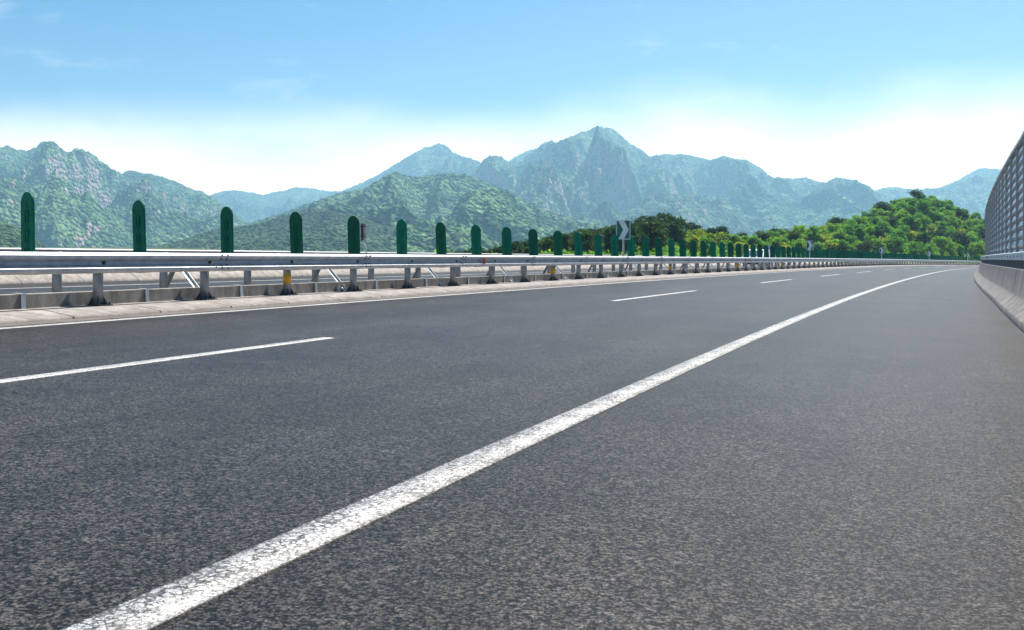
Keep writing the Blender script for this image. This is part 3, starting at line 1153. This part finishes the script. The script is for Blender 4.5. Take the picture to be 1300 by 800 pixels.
# ------------------------------------------------------------------ right side: parapet, hand rail, noise barrier
def build_right():
    fn = narrow
    root = empty('concrete_parapet', P(20, -3.6, 0))
    mb = MB()
    prof = [(-3.25, -0.01), (-3.255, 0.115), (-3.28, 0.135), (-3.475, 0.30), (-3.52, 0.37), (-3.60, 0.85), (-3.605, 0.868), (-3.86, 0.872), (-3.87, 0.3), (-4.6, 0.28), (-4.6, -1.6), (-3.3, -1.6)]
    s = np.arange(-20, 200.01, 1.0)
    pr = np.array(prof)
    V = P(s[:, None], pr[None, :, 0] + fn(s)[:, None], pr[None, :, 1])
    run = np.concatenate([[0], np.cumsum(np.hypot(*np.diff(pr, axis=0).T))])
    uv = np.stack(np.broadcast_arrays(s[:, None], run[None, :]), -1)
    grid_mesh('parapet_wall', V - np.array(root.location), M['parapet'], root, False, uv)
    tag(root, 'stained grey concrete parapet with a sloped sunlit foot along the right edge', 'parapet')

    root = empty('parapet_rail', P(20, -3.72, 0.87))
    inv = np.array(root.location)
    for k in range(45):
        a = -15 + k * 4.0
        mb = MB()
        o_ = .0015 * (k % 2)
        sweep_mb(mb, [(-3.66 + o_, 1.05), (-3.655 + o_, 1.06), (-3.655 + o_, 1.22), (-3.67 + o_, 1.235), (-3.74, 1.235), (-3.74, 1.05)], a, a + 4.0 - .012, 1.0, fn)
        localise(mb, root).build('rail', M['bright'], root)
    pm = MB()
    pm.box((0, 0, 0.17), (.09, .06, .34))
    pm.box((0, 0, .006), (.16, .14, .012))
    pme = mesh_of('post', pm, M['post'])
    bo = MB()
    bo.box((-.062, 0, .27), (.02, .035, .03))
    bme = mesh_of('bolt', bo, M['dark'])
    for k in range(75):
        s = -10 + k * 1.5
        p = link('post', pme, root)
        p.location = P(s, -3.745 + float(fn(s)), .872) - inv
        p.rotation_euler = (0, 0, -head(s))
        b_ = link('bolt', bme, p)
        b_.location = (-.032, 0, 0)
    rb = MB()
    rb.box((0, 0, 0), (.03, .1, .1))
    o = rb.build('reflector', M['orange'], root)
    o.location = P(47.0, -3.64 + float(fn(47.0)), 1.15) - inv
    tag(root, 'pale metal rail on short posts along the top of the right parapet', 'railing')

    root = empty('noise_barrier', P(20, -4.0, 0.28))
    inv = np.array(root.location)
    bay = 2.9
    zb, zt = 0.9, 4.06
    rows = 13
    rh = (zt - zb) / rows
    for k in range(-7, 36):
        s = 6.0 + k * bay
        mb = MB()
        sweep_mb(mb, [(-3.935, .28), (-3.935, zt + .05), (-4.09, zt + .05), (-4.09, .28)], s - .035, s + .035, .07, fn)
        localise(mb, root).build('post', M['nwpost'], root)
        pm = MB()
        sweep_mb(pm, [(-4.055, .28), (-4.055, zt), (-4.085, zt), (-4.085, .28)], s + .035, s + bay - .035, bay, fn, mi=1)
        sweep_mb(pm, [(-3.985, .28), (-3.985, zb - .03), (-4.04, zb - .03), (-4.04, .28)], s + .036, s + bay - .036, bay, fn, mi=0)
        for r_ in range(rows):
            z0 = zb + r_ * rh
            sweep_mb(pm, [(-4.012, z0), (-3.966, z0 + rh * .30), (-4.006, z0 + rh * .90), (-4.045, z0 + rh * .92), (-4.045, z0)],
                     s + .036, s + bay - .036 - .34, bay / 2, fn, mi=0)
            sweep_mb(pm, [(-4.012, z0), (-3.966, z0 + rh * .30), (-3.975, z0 + rh * .42), (-4.045, z0 + rh * .44), (-4.045, z0)],
                     s + bay - .036 - .34, s + bay - .036, .34, fn, mi=0)
        localise(pm, root).build('panel', [M['nwpanel'], M['nwdark']], root)
    for a in range(-4, 100, 8):
        mb = MB()
        sweep_mb(mb, [(-3.91, zt + .052), (-3.91, zt + .13), (-4.11, zt + .13), (-4.11, zt + .052)], a, a + 7.99, 1.0, fn)
        localise(mb, root).build('cap', M['bright'], root)
    tag(root, 'tall grey louvred noise barrier standing behind the right parapet', 'noise barrier')


build_right()


# ------------------------------------------------------------------ vehicles on the opposite road
def wheel(parent, x, y, r=.33, w=.22):
    t = MB()
    t.cyl((x - w / 2, y, r), (x + w / 2, y, r), r, n=22)
    o = t.build('wheel', M['tyre'], parent)
    q = MB()
    sg = 1 if x > 0 else -1
    q.cyl((x + sg * w / 2, y, r), (x + sg * (w / 2 + .01), y, r), r * .62, r * .55, n=18)
    q.build('rim', M['galv'], o)


def minivan(loc, rz):
    o = empty('white_minivan', loc, rz)          # drives towards local -y
    side = [(-2.15, .32), (-2.2, .55), (-2.12, .82), (-1.35, 1.02), (-0.55, 1.60), (-0.2, 1.68), (1.5, 1.68), (1.95, 1.55), (2.15, 1.0), (2.15, .32)]
    mb = MB()
    v, n = [], len(side)
    for xx, ins in ((-.86, .0), (-.80, 0), (.80, 0), (.86, 0)):
        for (y, z) in side:
            k = 1.0 - max(0, z - 1.0) * .16
            q = .985 if abs(xx) > .83 else 1.0
            v.append((xx * k, y * q, .98 + (z - .98) * (q if z > 1 else 1)))
    f = []
    for a in range(3):
        for i in range(n):
            f.append((a * n + i, a * n + (i + 1) % n, (a + 1) * n + (i + 1) % n, (a + 1) * n + i))
    f += [tuple(range(n))[::-1], tuple(range(3 * n, 4 * n))]
    mb.add(v, f)
    body = mb.build('body', M['carwhite'], o)
    g = MB()
    def ws(y, z):
        return np.array((0, y, z))
    up, lo = np.array((-0.60, 1.575)), np.array((-1.30, 1.07))
    nrm = np.array((-(up - lo)[1], (up - lo)[0])); nrm = nrm / np.linalg.norm(nrm) * .012
    g.add([(-.72, up[0] + nrm[0], up[1] + nrm[1]), (.72, up[0] + nrm[0], up[1] + nrm[1]), (.77, lo[0] + nrm[0], lo[1] + nrm[1]), (-.77, lo[0] + nrm[0], lo[1] + nrm[1])], [(0, 1, 2, 3)])
    g.build('windscreen', M['glass'], o)
    for sx in (-1, 1):
        for y0, y1 in ((-.95, 0.05), (.12, 1.0), (1.07, 1.8)):
            g = MB()
            ytop = max(y0, -.42)
            g.add([(sx * .872, y0, 1.06), (sx * .872, y1, 1.06), (sx * .80, y1, 1.52), (sx * .80, ytop, 1.52)], [(0, 1, 2, 3)])
            g.build('side_window', M['glass'], o)
        g = MB()
        g.box((sx * .62, -2.14, .72), (.34, .12, .16))
        g.build('headlight', M['lamp'], o)
        g = MB()
        g.box((sx * .98, -.95, 1.08), (.2, .1, .14))
        g.build('mirror', M['carwhite'], o)
        for y in (-1.35, 1.35):
            wheel(o, sx * .76, y)
    g = MB()
    g.box((0, -2.2, .42), (1.6, .12, .2))
    g.build('bumper', M['dark'], o)
    g = MB()
    g.box((0, -2.19, .68), (.8, .06, .12))
    g.build('grille', M['dark'], o)
    tag(o, 'white minivan coming along the opposite road behind the anti-glare boards', 'car')


def blue_panel(loc, rz):  # guessed stand-in for a pale blue object mostly hidden by the boards
    o = empty('stand_in_panel', loc, rz)
    mb = MB()
    mb.box((0, 0, 1.18), (0.85, .05, 1.5))
    mb.build('panel', M['paleblue'], o)
    for sx in (-.3, .3):
        mb = MB()
        mb.cyl((sx, .05, 0), (sx, .05, 1.9), .03, n=10)
        mb.build('post', M['galv'], o)
    tag(o, 'narrow pale blue upright panel standing in for a mostly hidden object right of the white minivan', 'road sign')


def place_vehicles():
    def stn(px, d):
        xs = PX - d * np.cos(TH)
        ys = PY + d * np.sin(TH)
        m = (ys > 2) & (SS > 20) & (SS < 150)
        return float(np.interp(px, 650 + 1300 * xs[m] / ys[m], SS[m]))
    d = 15.8
    s = stn(961, d)
    minivan(P(s, d, OPPZ), -head(s))
    d = 20.6
    s = stn(977, d)
    blue_panel(P(s, d, OPPZ + .36), -math.atan2(P(s, d, 0)[0], P(s, d, 0)[1]))


place_vehicles()

# ------------------------------------------------------------------ mountains
def sil_interp(sil, px):
    a = np.array(sil, float)
    return np.interp(px, a[:, 0], a[:, 1])


def mountain(name, sil, D, W, zfoot, mat, seed, label, px0, px1, step=1.15, rows=300, spur=0.55, L=300.0, p=1.15, Wb=None, tree=9.0, wander=0.15, jag=1.9, sharp=1.0):
    px = np.arange(px0, px1, step)
    u = (px - 650) / 1300
    top = sil_interp(sil, px)
    Hs = (313.38 - top) / 1300            # slope of the sight line to the crest
    n = len(px)
    Wb = W * .35 if Wb is None else Wb
    q = np.concatenate([np.linspace(1, 0, rows), -np.linspace(0.02, 1, 40)])     # 1 foot .. 0 crest .. -1 back
    Rc = D * (1 + wander * fbm(u * 6 + seed, u * 0 + 3.3, 3, seed))
    t = q[None, :] * np.ones((n, 1))
    Y = Rc[:, None] - np.where(t > 0, t * W, t * Wb)
    X = u[:, None] * Y
    Hc = Hs * Rc                          # crest height over the eye
    # spurs and gullies running down the slope
    wx = fbm(X / (L * 1.7), Y / (L * 1.7), 3, seed + 40) * 0.55
    wy = fbm(X / (L * 1.7) + 9, Y / (L * 1.7), 3, seed + 41) * 0.55
    rg = fbm(X / L + wx, Y / (L * 2.3) + wy, 6, seed, 0.44, True)
    rg2 = fbm(X / (L * .42) + wx, Y / (L * .6) + wy, 5, seed + 20, 0.55, True)
    tt = np.clip(t, 0, 1)
    base = (1 - tt) ** p
    env = (0.10 + 0.9 * np.clip(tt * 3.0, 0, 1)) * (1 - tt) ** 0.45
    env = np.where(t < 0, 0.10 + 0.3 * -t, env)
    h = Hc[:, None] * base + np.abs(Hc[:, None]).clip(20) * (spur * env * (rg - 0.55) * sharp + 0.24 * env * (rg2 - 0.5))
    h = np.where(t < 0, Hc[:, None] * (1 - (-t) ** 1.5 * 1.1) + Hc[:, None] * 0.2 * env * (rg - .5), h)
    h = h + (zfoot - H) * np.clip(tt * 1.25 - .25, 0, 1)
    # bring the crest back onto the outline
    mx = (h / Y).max(1)
    ex = (h / Y - Hs[:, None])
    corr = Hs - mx
    k = np.ones(5) / 5
    corr = np.convolve(np.pad(corr, 2, 'edge'), k, 'valid')
    wgt = np.clip(1 - tt * 1.6, 0, 1)
    # columns that overshoot lower down get pressed under the outline
    h = h + corr[:, None] * Y * np.maximum(wgt, 0.35 * (tt < .9))
    lim = (Hs[:, None] - 0.0004) * Y
    h = np.where(t > 0.02, np.minimum(h, lim + (h - lim).clip(0) * .03), h)
    # tree canopy relief
    c = fbm(X / (tree * 2.2), Y / (tree * 2.2), 2, seed + 60) * tree * .34 + perlin(X / (tree * .9), Y / (tree * .9), seed + 70) * tree * .22
    h = h + c * jag
    o = grid_mesh(name, np.stack([X, Y, h + H], -1), mat, smooth=True, flip=False)
    tag(o, label, kind='structure')
    return o


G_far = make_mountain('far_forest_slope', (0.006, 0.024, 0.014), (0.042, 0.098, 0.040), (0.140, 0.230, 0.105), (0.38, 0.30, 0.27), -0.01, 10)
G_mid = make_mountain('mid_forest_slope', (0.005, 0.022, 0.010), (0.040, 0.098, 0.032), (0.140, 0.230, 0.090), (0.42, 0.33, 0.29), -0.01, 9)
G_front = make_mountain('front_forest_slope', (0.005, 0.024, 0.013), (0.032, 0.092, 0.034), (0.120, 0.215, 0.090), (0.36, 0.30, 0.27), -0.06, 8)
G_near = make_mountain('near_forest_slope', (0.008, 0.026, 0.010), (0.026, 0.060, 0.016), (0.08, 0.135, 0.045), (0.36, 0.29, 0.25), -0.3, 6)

silA = [(-140, 196), (-60, 186), (0, 187), (8, 184.5), (14, 187), (20, 190), (33, 192), (45, 188), (52, 182), (60, 179.5), (68, 180), (78, 189), (86, 195), (95, 189), (105, 189.5), (115, 194),
        (126, 203), (135, 210), (146, 216), (156, 221), (162, 217.5), (170, 217), (178, 220), (190, 220.5), (205, 225), (220, 230), (240, 239), (258, 245), (270, 250), (290, 266), (315, 285), (350, 305), (380, 316)]
silB = [(180, 262), (240, 254), (262, 250), (272, 246), (285, 242.5), (300, 241.5), (315, 244), (335, 247.5), (348, 244), (362, 242), (372, 238), (385, 238.5), (402, 240), (418, 243.5), (430, 242.5), (450, 255), (480, 275), (560, 300)]
silC = [(330, 300), (380, 270), (420, 250), (440, 240), (462, 231), (480, 222), (500, 210), (522, 196), (540, 187), (548, 185.5), (557, 182), (566, 185), (575, 193), (585, 198), (598, 201), (612, 207),
        (630, 213), (644, 206), (660, 196), (672, 190.5), (684, 191), (700, 198), (740, 215), (800, 235), (860, 262)]
silD = [(520, 268), (560, 248), (590, 228), (605, 212), (614, 203), (622, 198.5), (630, 197), (638, 200), (646, 207), (655, 209), (664, 203), (676, 192), (690, 182), (700, 178.5), (708, 180), (718, 176),
        (735, 169), (748, 165), (755, 161), (762, 160.5), (770, 162.5), (777, 163), (784, 169), (793, 176), (800, 183), (810, 188), (818, 193), (824, 199), (840, 210), (880, 240), (940, 275), (1000, 300)]
silE = [(740, 240), (780, 215), (805, 204), (822, 199.5), (836, 197), (848, 195.5), (856, 196.5), (864, 195.5), (878, 198), (888, 200.5), (900, 203), (912, 200.5), (920, 198), (928, 200.5), (938, 202.5), (948, 203),
        (956, 207.5), (966, 214), (980, 225), (995, 226), (1010, 227), (1024, 225.5), (1034, 229.5), (1048, 232), (1062, 225), (1070, 226.5), (1080, 228.5), (1088, 228.5), (1098, 234), (1112, 242.5), (1140, 262), (1180, 280), (1240, 300)]
silF2 = [(1040, 290), (1085, 258), (1112, 242), (1124, 238), (1138, 237), (1150, 240.5), (1162, 239.5), (1180, 239.5), (1190, 239), (1198, 236), (1212, 231), (1228, 222), (1240, 215.5), (1247, 213.5), (1262, 214.5), (1272, 215.5), (1282, 220), (1310, 232), (1360, 240), (1440, 236)]
silM = [(180, 318), (240, 306), (300, 290), (350, 274), (385, 261), (400, 256), (420, 249), (440, 244), (462, 240), (476, 233), (486, 226), (496, 220.5), (504, 219), (514, 222.5), (528, 225), (545, 223), (560, 220.5), (575, 221), (590, 222),
        (602, 226), (620, 232), (640, 241), (665, 254), (700, 270), (740, 282), (800, 296), (880, 306), (960, 314)]
silG = [(150, 322), (200, 315), (225, 308), (250, 299), (275, 292.5), (300, 289), (330, 285), (350, 278), (375, 271), (395, 266), (420, 268), (460, 278), (520, 292), (580, 304), (640, 314)]
silL = [(-60, 266), (-20, 276), (0, 282), (20, 290), (35, 300), (48, 308), (62, 320)]

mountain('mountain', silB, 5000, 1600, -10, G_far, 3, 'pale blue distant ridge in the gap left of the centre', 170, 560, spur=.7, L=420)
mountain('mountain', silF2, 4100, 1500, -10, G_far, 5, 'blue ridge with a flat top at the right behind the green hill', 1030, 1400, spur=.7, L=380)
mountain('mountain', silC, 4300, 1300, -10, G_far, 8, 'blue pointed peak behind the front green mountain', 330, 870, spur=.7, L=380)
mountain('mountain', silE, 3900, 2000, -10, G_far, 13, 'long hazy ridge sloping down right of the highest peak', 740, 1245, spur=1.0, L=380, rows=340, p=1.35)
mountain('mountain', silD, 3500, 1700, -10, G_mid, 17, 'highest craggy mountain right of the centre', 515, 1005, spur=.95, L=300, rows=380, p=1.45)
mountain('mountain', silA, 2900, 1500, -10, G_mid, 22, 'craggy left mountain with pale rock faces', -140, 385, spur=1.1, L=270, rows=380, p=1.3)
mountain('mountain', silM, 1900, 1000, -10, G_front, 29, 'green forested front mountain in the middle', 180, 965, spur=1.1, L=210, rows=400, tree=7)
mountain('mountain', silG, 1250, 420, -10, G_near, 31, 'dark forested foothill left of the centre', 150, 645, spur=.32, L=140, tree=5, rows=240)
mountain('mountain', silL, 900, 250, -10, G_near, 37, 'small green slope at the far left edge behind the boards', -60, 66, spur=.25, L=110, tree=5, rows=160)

# ------------------------------------------------------------------ near wooded rises with single trees
def leaf_quads(rng, centres, size):
    n = len(centres)
    a = rng.normal(size=(n, 3))
    a /= np.linalg.norm(a, axis=1)[:, None]
    a[:, 2] *= .55
    b = rng.normal(size=(n, 3))
    b -= a * (a * b).sum(1)[:, None] / ((a * a).sum(1)[:, None])
    a /= np.linalg.norm(a, axis=1)[:, None]
    b /= np.linalg.norm(b, axis=1)[:, None]
    s = size * rng.uniform(.55, 1.2, (n, 1))
    a, b = a * s, b * s * .6
    bend = np.cross(a, b)
    bend /= np.linalg.norm(bend, axis=1)[:, None] + 1e-9
    V = np.stack([centres - a, centres - b * .9 + bend * s * .15, centres + a, centres + b + bend * s * .15], 1).reshape(-1, 3)
    F = np.arange(n * 4).reshape(-1, 4)
    return V, F


def mesh_leaves(name, rng, pts, size, mat):
    V, F = leaf_quads(rng, pts, size)
    o = quads(name, V, F, mat)
    me = o.data
    bpy.data.objects.remove(o)
    return me


def crown_points(rng, kind, h, w, n):
    pts = []
    if kind == 'pine':
        nl = 15
        for i in range(nl):
            f = rng.uniform(0.0, 1) ** .8
            z = h * (.18 + .78 * f)
            r = w * .5 * (1 - f ** 2.2 * .75) * rng.uniform(.35, .95)
            a = rng.uniform(0, 2 * math.pi)
            c = np.array((r * math.cos(a), r * math.sin(a), z))
            s = np.array((w * .20, w * .20, h * .075)) * rng.uniform(.8, 1.35)
            pts.append(c + rng.normal(size=(n // nl, 3)) * s * .62)
    else:
        nl = 32
        for i in range(nl):
            f = rng.uniform(0.0, 1)
            z = h * (.12 + .80 * f)
            r = w * .5 * math.sqrt(max(.05, 1 - (abs(f - .42) / .66) ** 2)) * rng.uniform(.3, .95)
            a = rng.uniform(0, 2 * math.pi)
            c = np.array((r * math.cos(a), r * math.sin(a), z))
            s = np.array((w * .135, w * .135, h * .085)) * rng.uniform(.7, 1.4)
            q = rng.normal(size=(n // nl, 3))
            q /= np.linalg.norm(q, axis=1)[:, None] ** .6
            pts.append(c + q * s * .8)
    return np.concatenate(pts)


def trunk_mesh(rng, h, r):
    mb = MB()
    p = np.array((0, 0, -.3))
    pr = r
    for i in range(4):
        q = np.array((rng.normal() * .08 * h * .3, rng.normal() * .08 * h * .3, h * (.22 + .2 * i)))
        mb.cyl(p, q, pr, pr * .75, n=7, caps=False)
        if i > 0:
            for k in range(2):
                a = rng.uniform(0, 6.28)
                e = q + np.array((math.cos(a), math.sin(a), .6)) * h * .2
                mb.cyl(q, e, pr * .45, pr * .15, n=5, caps=False)
        p, pr = q, pr * .75
    return mesh_of('trunk', mb, M['bark'], True)


def protos(kind, mat, count, seed, h, w, n, leaf):
    out = []
    for i in range(count):
        rng = np.random.RandomState(seed + i)
        hh, ww = h * rng.uniform(.85, 1.15), w * rng.uniform(.85, 1.15)
        cr = mesh_leaves('crown', rng, crown_points(rng, kind, hh, ww, n), leaf, mat)
        tr = trunk_mesh(rng, hh, .10 + .02 * h)
        out.append((tr, cr, hh))
    return out


# crest outline (tree tops) of the two rises
silT1 = [(548, 327), (575, 322), (600, 319), (640, 315), (665, 309), (690, 303), (715, 298), (740, 294), (760, 291), (790, 289), (812, 281), (838, 276), (858, 277), (876, 282), (900, 286), (925, 290), (945, 296), (965, 299), (985, 296), (1010, 292), (1030, 290)]
silT2 = [(900, 312), (940, 303), (965, 297), (990, 294.5), (1010, 292.5), (1030, 288), (1045, 283), (1060, 281), (1075, 280), (1090, 275), (1105, 268), (1120, 258.5), (1132, 255.5), (1142, 253), (1152, 248.5), (1165, 246.5), (1178, 248), (1190, 252), (1205, 258),
         (1220, 265), (1240, 273), (1255, 281), (1290, 296), (1340, 306)]


def rise(name, sil, Df, Dc, px0, px1, tree_h, zf, seed):
    px = np.arange(px0, px1, 3.0)
    u = (px - 650) / 1300
    Rc = np.array([Dc(p_) for p_ in px])
    Rf = np.array([Df(p_) for p_ in px])
    hc = (313.38 - sil_interp(sil, px)) / 1300 * Rc + H - tree_h * .82
    q = np.concatenate([np.linspace(1, 0, 40), -np.linspace(.05, 1, 14)])
    Y = np.where(q > 0, Rc[:, None] - q * (Rc - Rf)[:, None], Rc[:, None] - q * 60)
    X = u[:, None] * Y
    f = np.where(q > 0, 1 - np.clip(q, 0, 1) ** 1.25, 1 - np.clip(-q, 0, 1) ** 2)
    foot = plane(X, Y) + zf
    Z = foot * (1 - f) + hc[:, None] * f + fbm(X / 14, Y / 14, 3, seed) * .5 * np.abs(q)
    Z = np.where(q < 0, Z, Z)
    Z[0] -= 1.5
    Z[-1] -= 1.5
    m, nt, b, out = mat_new('rise_soil')
    tc = N(nt, 'TexCoord')
    n1 = noise(nt, tc.outputs['Object'], 0.4, 7, 0.7)
    rp = ramp(nt, [(0.3, (0.016, 0.036, 0.010)), (0.6, (0.04, 0.07, 0.018)), (0.8, (0.09, 0.09, 0.035))])
    nt.links.new(n1.outputs['Fac'], rp.inputs[0])
    nt.links.new(rp.outputs[0], b.inputs['Base Color'])
    b.inputs['Roughness'].default_value = .95
    o = grid_mesh(name, np.stack([X, Y, Z], -1), m, smooth=True)
    tag(o, kind='structure')

    def at(pxq, qq):
        """point on the rise for a column pixel and a depth share qq (1 foot .. 0 crest)"""
        uu = (pxq - 650) / 1300
        rc, rf = np.interp(pxq, px, Rc), np.interp(pxq, px, Rf)
        y = rc - qq * (rc - rf) if qq > 0 else rc - qq * 60
        ff = 1 - np.clip(qq, 0, 1) ** 1.25 if qq > 0 else 1 - min(1, -qq) ** 2
        ft = float(plane(uu * y, y)) + zf
        return np.array((uu * y, y, ft * (1 - ff) + np.interp(pxq, px, hc) * ff))
    return at, px, X, Y, Z


def plant_tree(proto, p, sc, rz, name, label, cat, group):
    tr, cr, hh = proto
    o = empty(name, p, rz)
    o.scale = (sc, sc, sc * random.uniform(.9, 1.1))
    link('trunk', tr, o)
    link('crown', cr, o)
    tag(o, label, cat, group)
    return o


def undergrowth(name, X, Y, Z, n, size, mat, label, seed, hmax):
    rng = np.random.RandomState(seed)
    i = rng.uniform(0, X.shape[0] - 1.001, n)
    j = rng.uniform(0, 41, n)
    i0, j0 = i.astype(int), j.astype(int)
    pick = lambda A: A[i0, j0] * (1 - (i - i0)) * (1 - (j - j0)) + A[i0 + 1, j0] * (i - i0) * (1 - (j - j0)) + A[i0, j0 + 1] * (1 - (i - i0)) * (j - j0) + A[i0 + 1, j0 + 1] * (i - i0) * (j - j0)
    p = np.stack([pick(X), pick(Y), pick(Z)], -1)
    bumps = np.clip(fbm(p[:, 0] / 2.2, p[:, 1] / 2.2, 3, seed) + .45, 0.05, 1)
    p[:, 2] += rng.uniform(0, 1, n) ** .6 * hmax * bumps
    V, F = leaf_quads(rng, p, size)
    o = quads(name, V, F, mat)
    tag(o, label, kind='stuff')


def build_woods():
    random.seed(21)
    pines = protos('pine', M['pine'], 6, 100, 4.6, 4.0, 1900, .26)
    leafs = protos('leaf', M['leaf'], 7, 200, 3.7, 3.5, 2900, .16)
    yells = protos('leaf', M['yleaf'], 4, 300, 2.6, 2.8, 2000, .15)
    # dark rise, left
    d1 = lambda p_: 150 + (p_ - 560) * .20
    f1 = lambda p_: np.interp(p_, [540, 700, 800, 900, 1050], [75, 88, 108, 128, 175])
    at, px, X, Y, Z = rise('wooded_rise', silT1, f1, d1, 548, 1036, 3.9, -.7, 4)
    undergrowth('undergrowth', X, Y, Z, 70000, .2, M['leaf'], 'low green scrub under the dark pines', 61, 1.6)
    for r_, (qq, n) in enumerate(((0.0, 34), (.2, 26), (.42, 22), (.62, 18), (.8, 14))):
        for k in range(n):
            p_ = 556 + (k + .5 + random.uniform(-.35, .35)) / n * 460
            q2 = qq + random.uniform(-.05, .07) if qq > 0 else random.uniform(-.05, .04)
            pt = at(p_, q2)
            # full size trees where the outline stands high enough, saplings at the tail
            room = (313.38 - sil_interp(silT1, p_)) / 1300 * pt[1] + H - pt[2]
            sc = min(1.08, max(.28, room / 4.3)) * random.uniform(.84, 1.1)
            if p_ > 925 or (p_ > 865 and (qq > .3 or random.random() < .3)):
                u_ = random.random()
                if u_ < .45:
                    plant_tree(random.choice(yells), pt, sc * 1.15, random.uniform(0, 6.28), 'yellow_green_bush', 'yellow-green leafy bush on the low rise between the dark pines and the hill', 'bush', 'yellow-green bushes on the low rise')
                else:
                    plant_tree(random.choice(leafs), pt, sc * .85, random.uniform(0, 6.28), 'broadleaf_tree', 'mid-green leafy tree on the low rise right of the dark pines', 'tree', 'leafy trees on the low rise')
            else:
                plant_tree(random.choice(pines), pt, sc, random.uniform(0, 6.28), 'pine_tree', 'dark green bushy pine on the rise behind the nearest chevron sign', 'tree', 'dark pines on the low rise')
    # green hill, right
    d2 = lambda p_: np.interp(p_, [900, 1000, 1100, 1250, 1340], [200, 235, 285, 330, 340])
    f2 = lambda p_: np.interp(p_, [900, 1000, 1100, 1200, 1260, 1340], [150, 172, 205, 236, 252, 262])
    at, px, X, Y, Z = rise('green_hill', silT2, f2, d2, 905, 1338, 3.6, -.8, 9)
    undergrowth('undergrowth', X, Y, Z, 240000, .22, M['leaf'], 'tangled green scrub covering the round hill', 62, 2.4)
    rows = 13
    for r_ in range(rows):
        qq = r_ / rows * .98
        n = 34 if r_ == 0 else 31 - r_
        for k in range(n):
            p_ = 915 + (k + .5 + random.uniform(-.4, .4)) / n * 405
            q2 = qq + random.uniform(-.04, .04)
            pt = at(p_, q2)
            room = (313.38 - sil_interp(silT2, p_)) / 1300 * pt[1] + H - pt[2]
            sc = min(1.12, max(.35, room / 3.9)) * random.uniform(.78, 1.12)
            low = p_ < 1060
            u_ = random.random()
            if u_ < (.5 if low else .13):
                plant_tree(random.choice(yells), pt, sc * 1.2, random.uniform(0, 6.28), 'yellow_green_bush', 'yellow-green leafy bush among the trees of the round hill', 'bush', 'yellow-green bushes on the round hill')
            elif u_ > .90:
                plant_tree(random.choice(pines), pt, sc * .95, random.uniform(0, 6.28), 'pine_tree', 'dark pine among the leafy trees of the round hill', 'tree', 'dark pines on the round hill')
            else:
                plant_tree(random.choice(leafs), pt, sc, random.uniform(0, 6.28), 'broadleaf_tree', 'bright green leafy tree on the round hill behind the far bend', 'tree', 'leafy trees on the round hill')


build_woods()

# ------------------------------------------------------------------ air
def build_haze():
    mb = MB()
    mb.box((0, 2950, 226), (8400, 6700, 530))
    m = bpy.data.materials.new('haze_air')
    m.use_nodes = True
    nt = m.node_tree
    nt.nodes.clear()
    out = N(nt, 'OutputMaterial')
    v = N(nt, 'VolumePrincipled')
    v.inputs['Color'].default_value = (0.42, 0.745, 1.0, 1)
    v.inputs['Density'].default_value = 0.00018
    v.inputs['Anisotropy'].default_value = 0.3
    nt.links.new(v.outputs[0], out.inputs['Volume'])
    o = mb.build('haze', m)
    tag(o, kind='stuff')


build_haze()
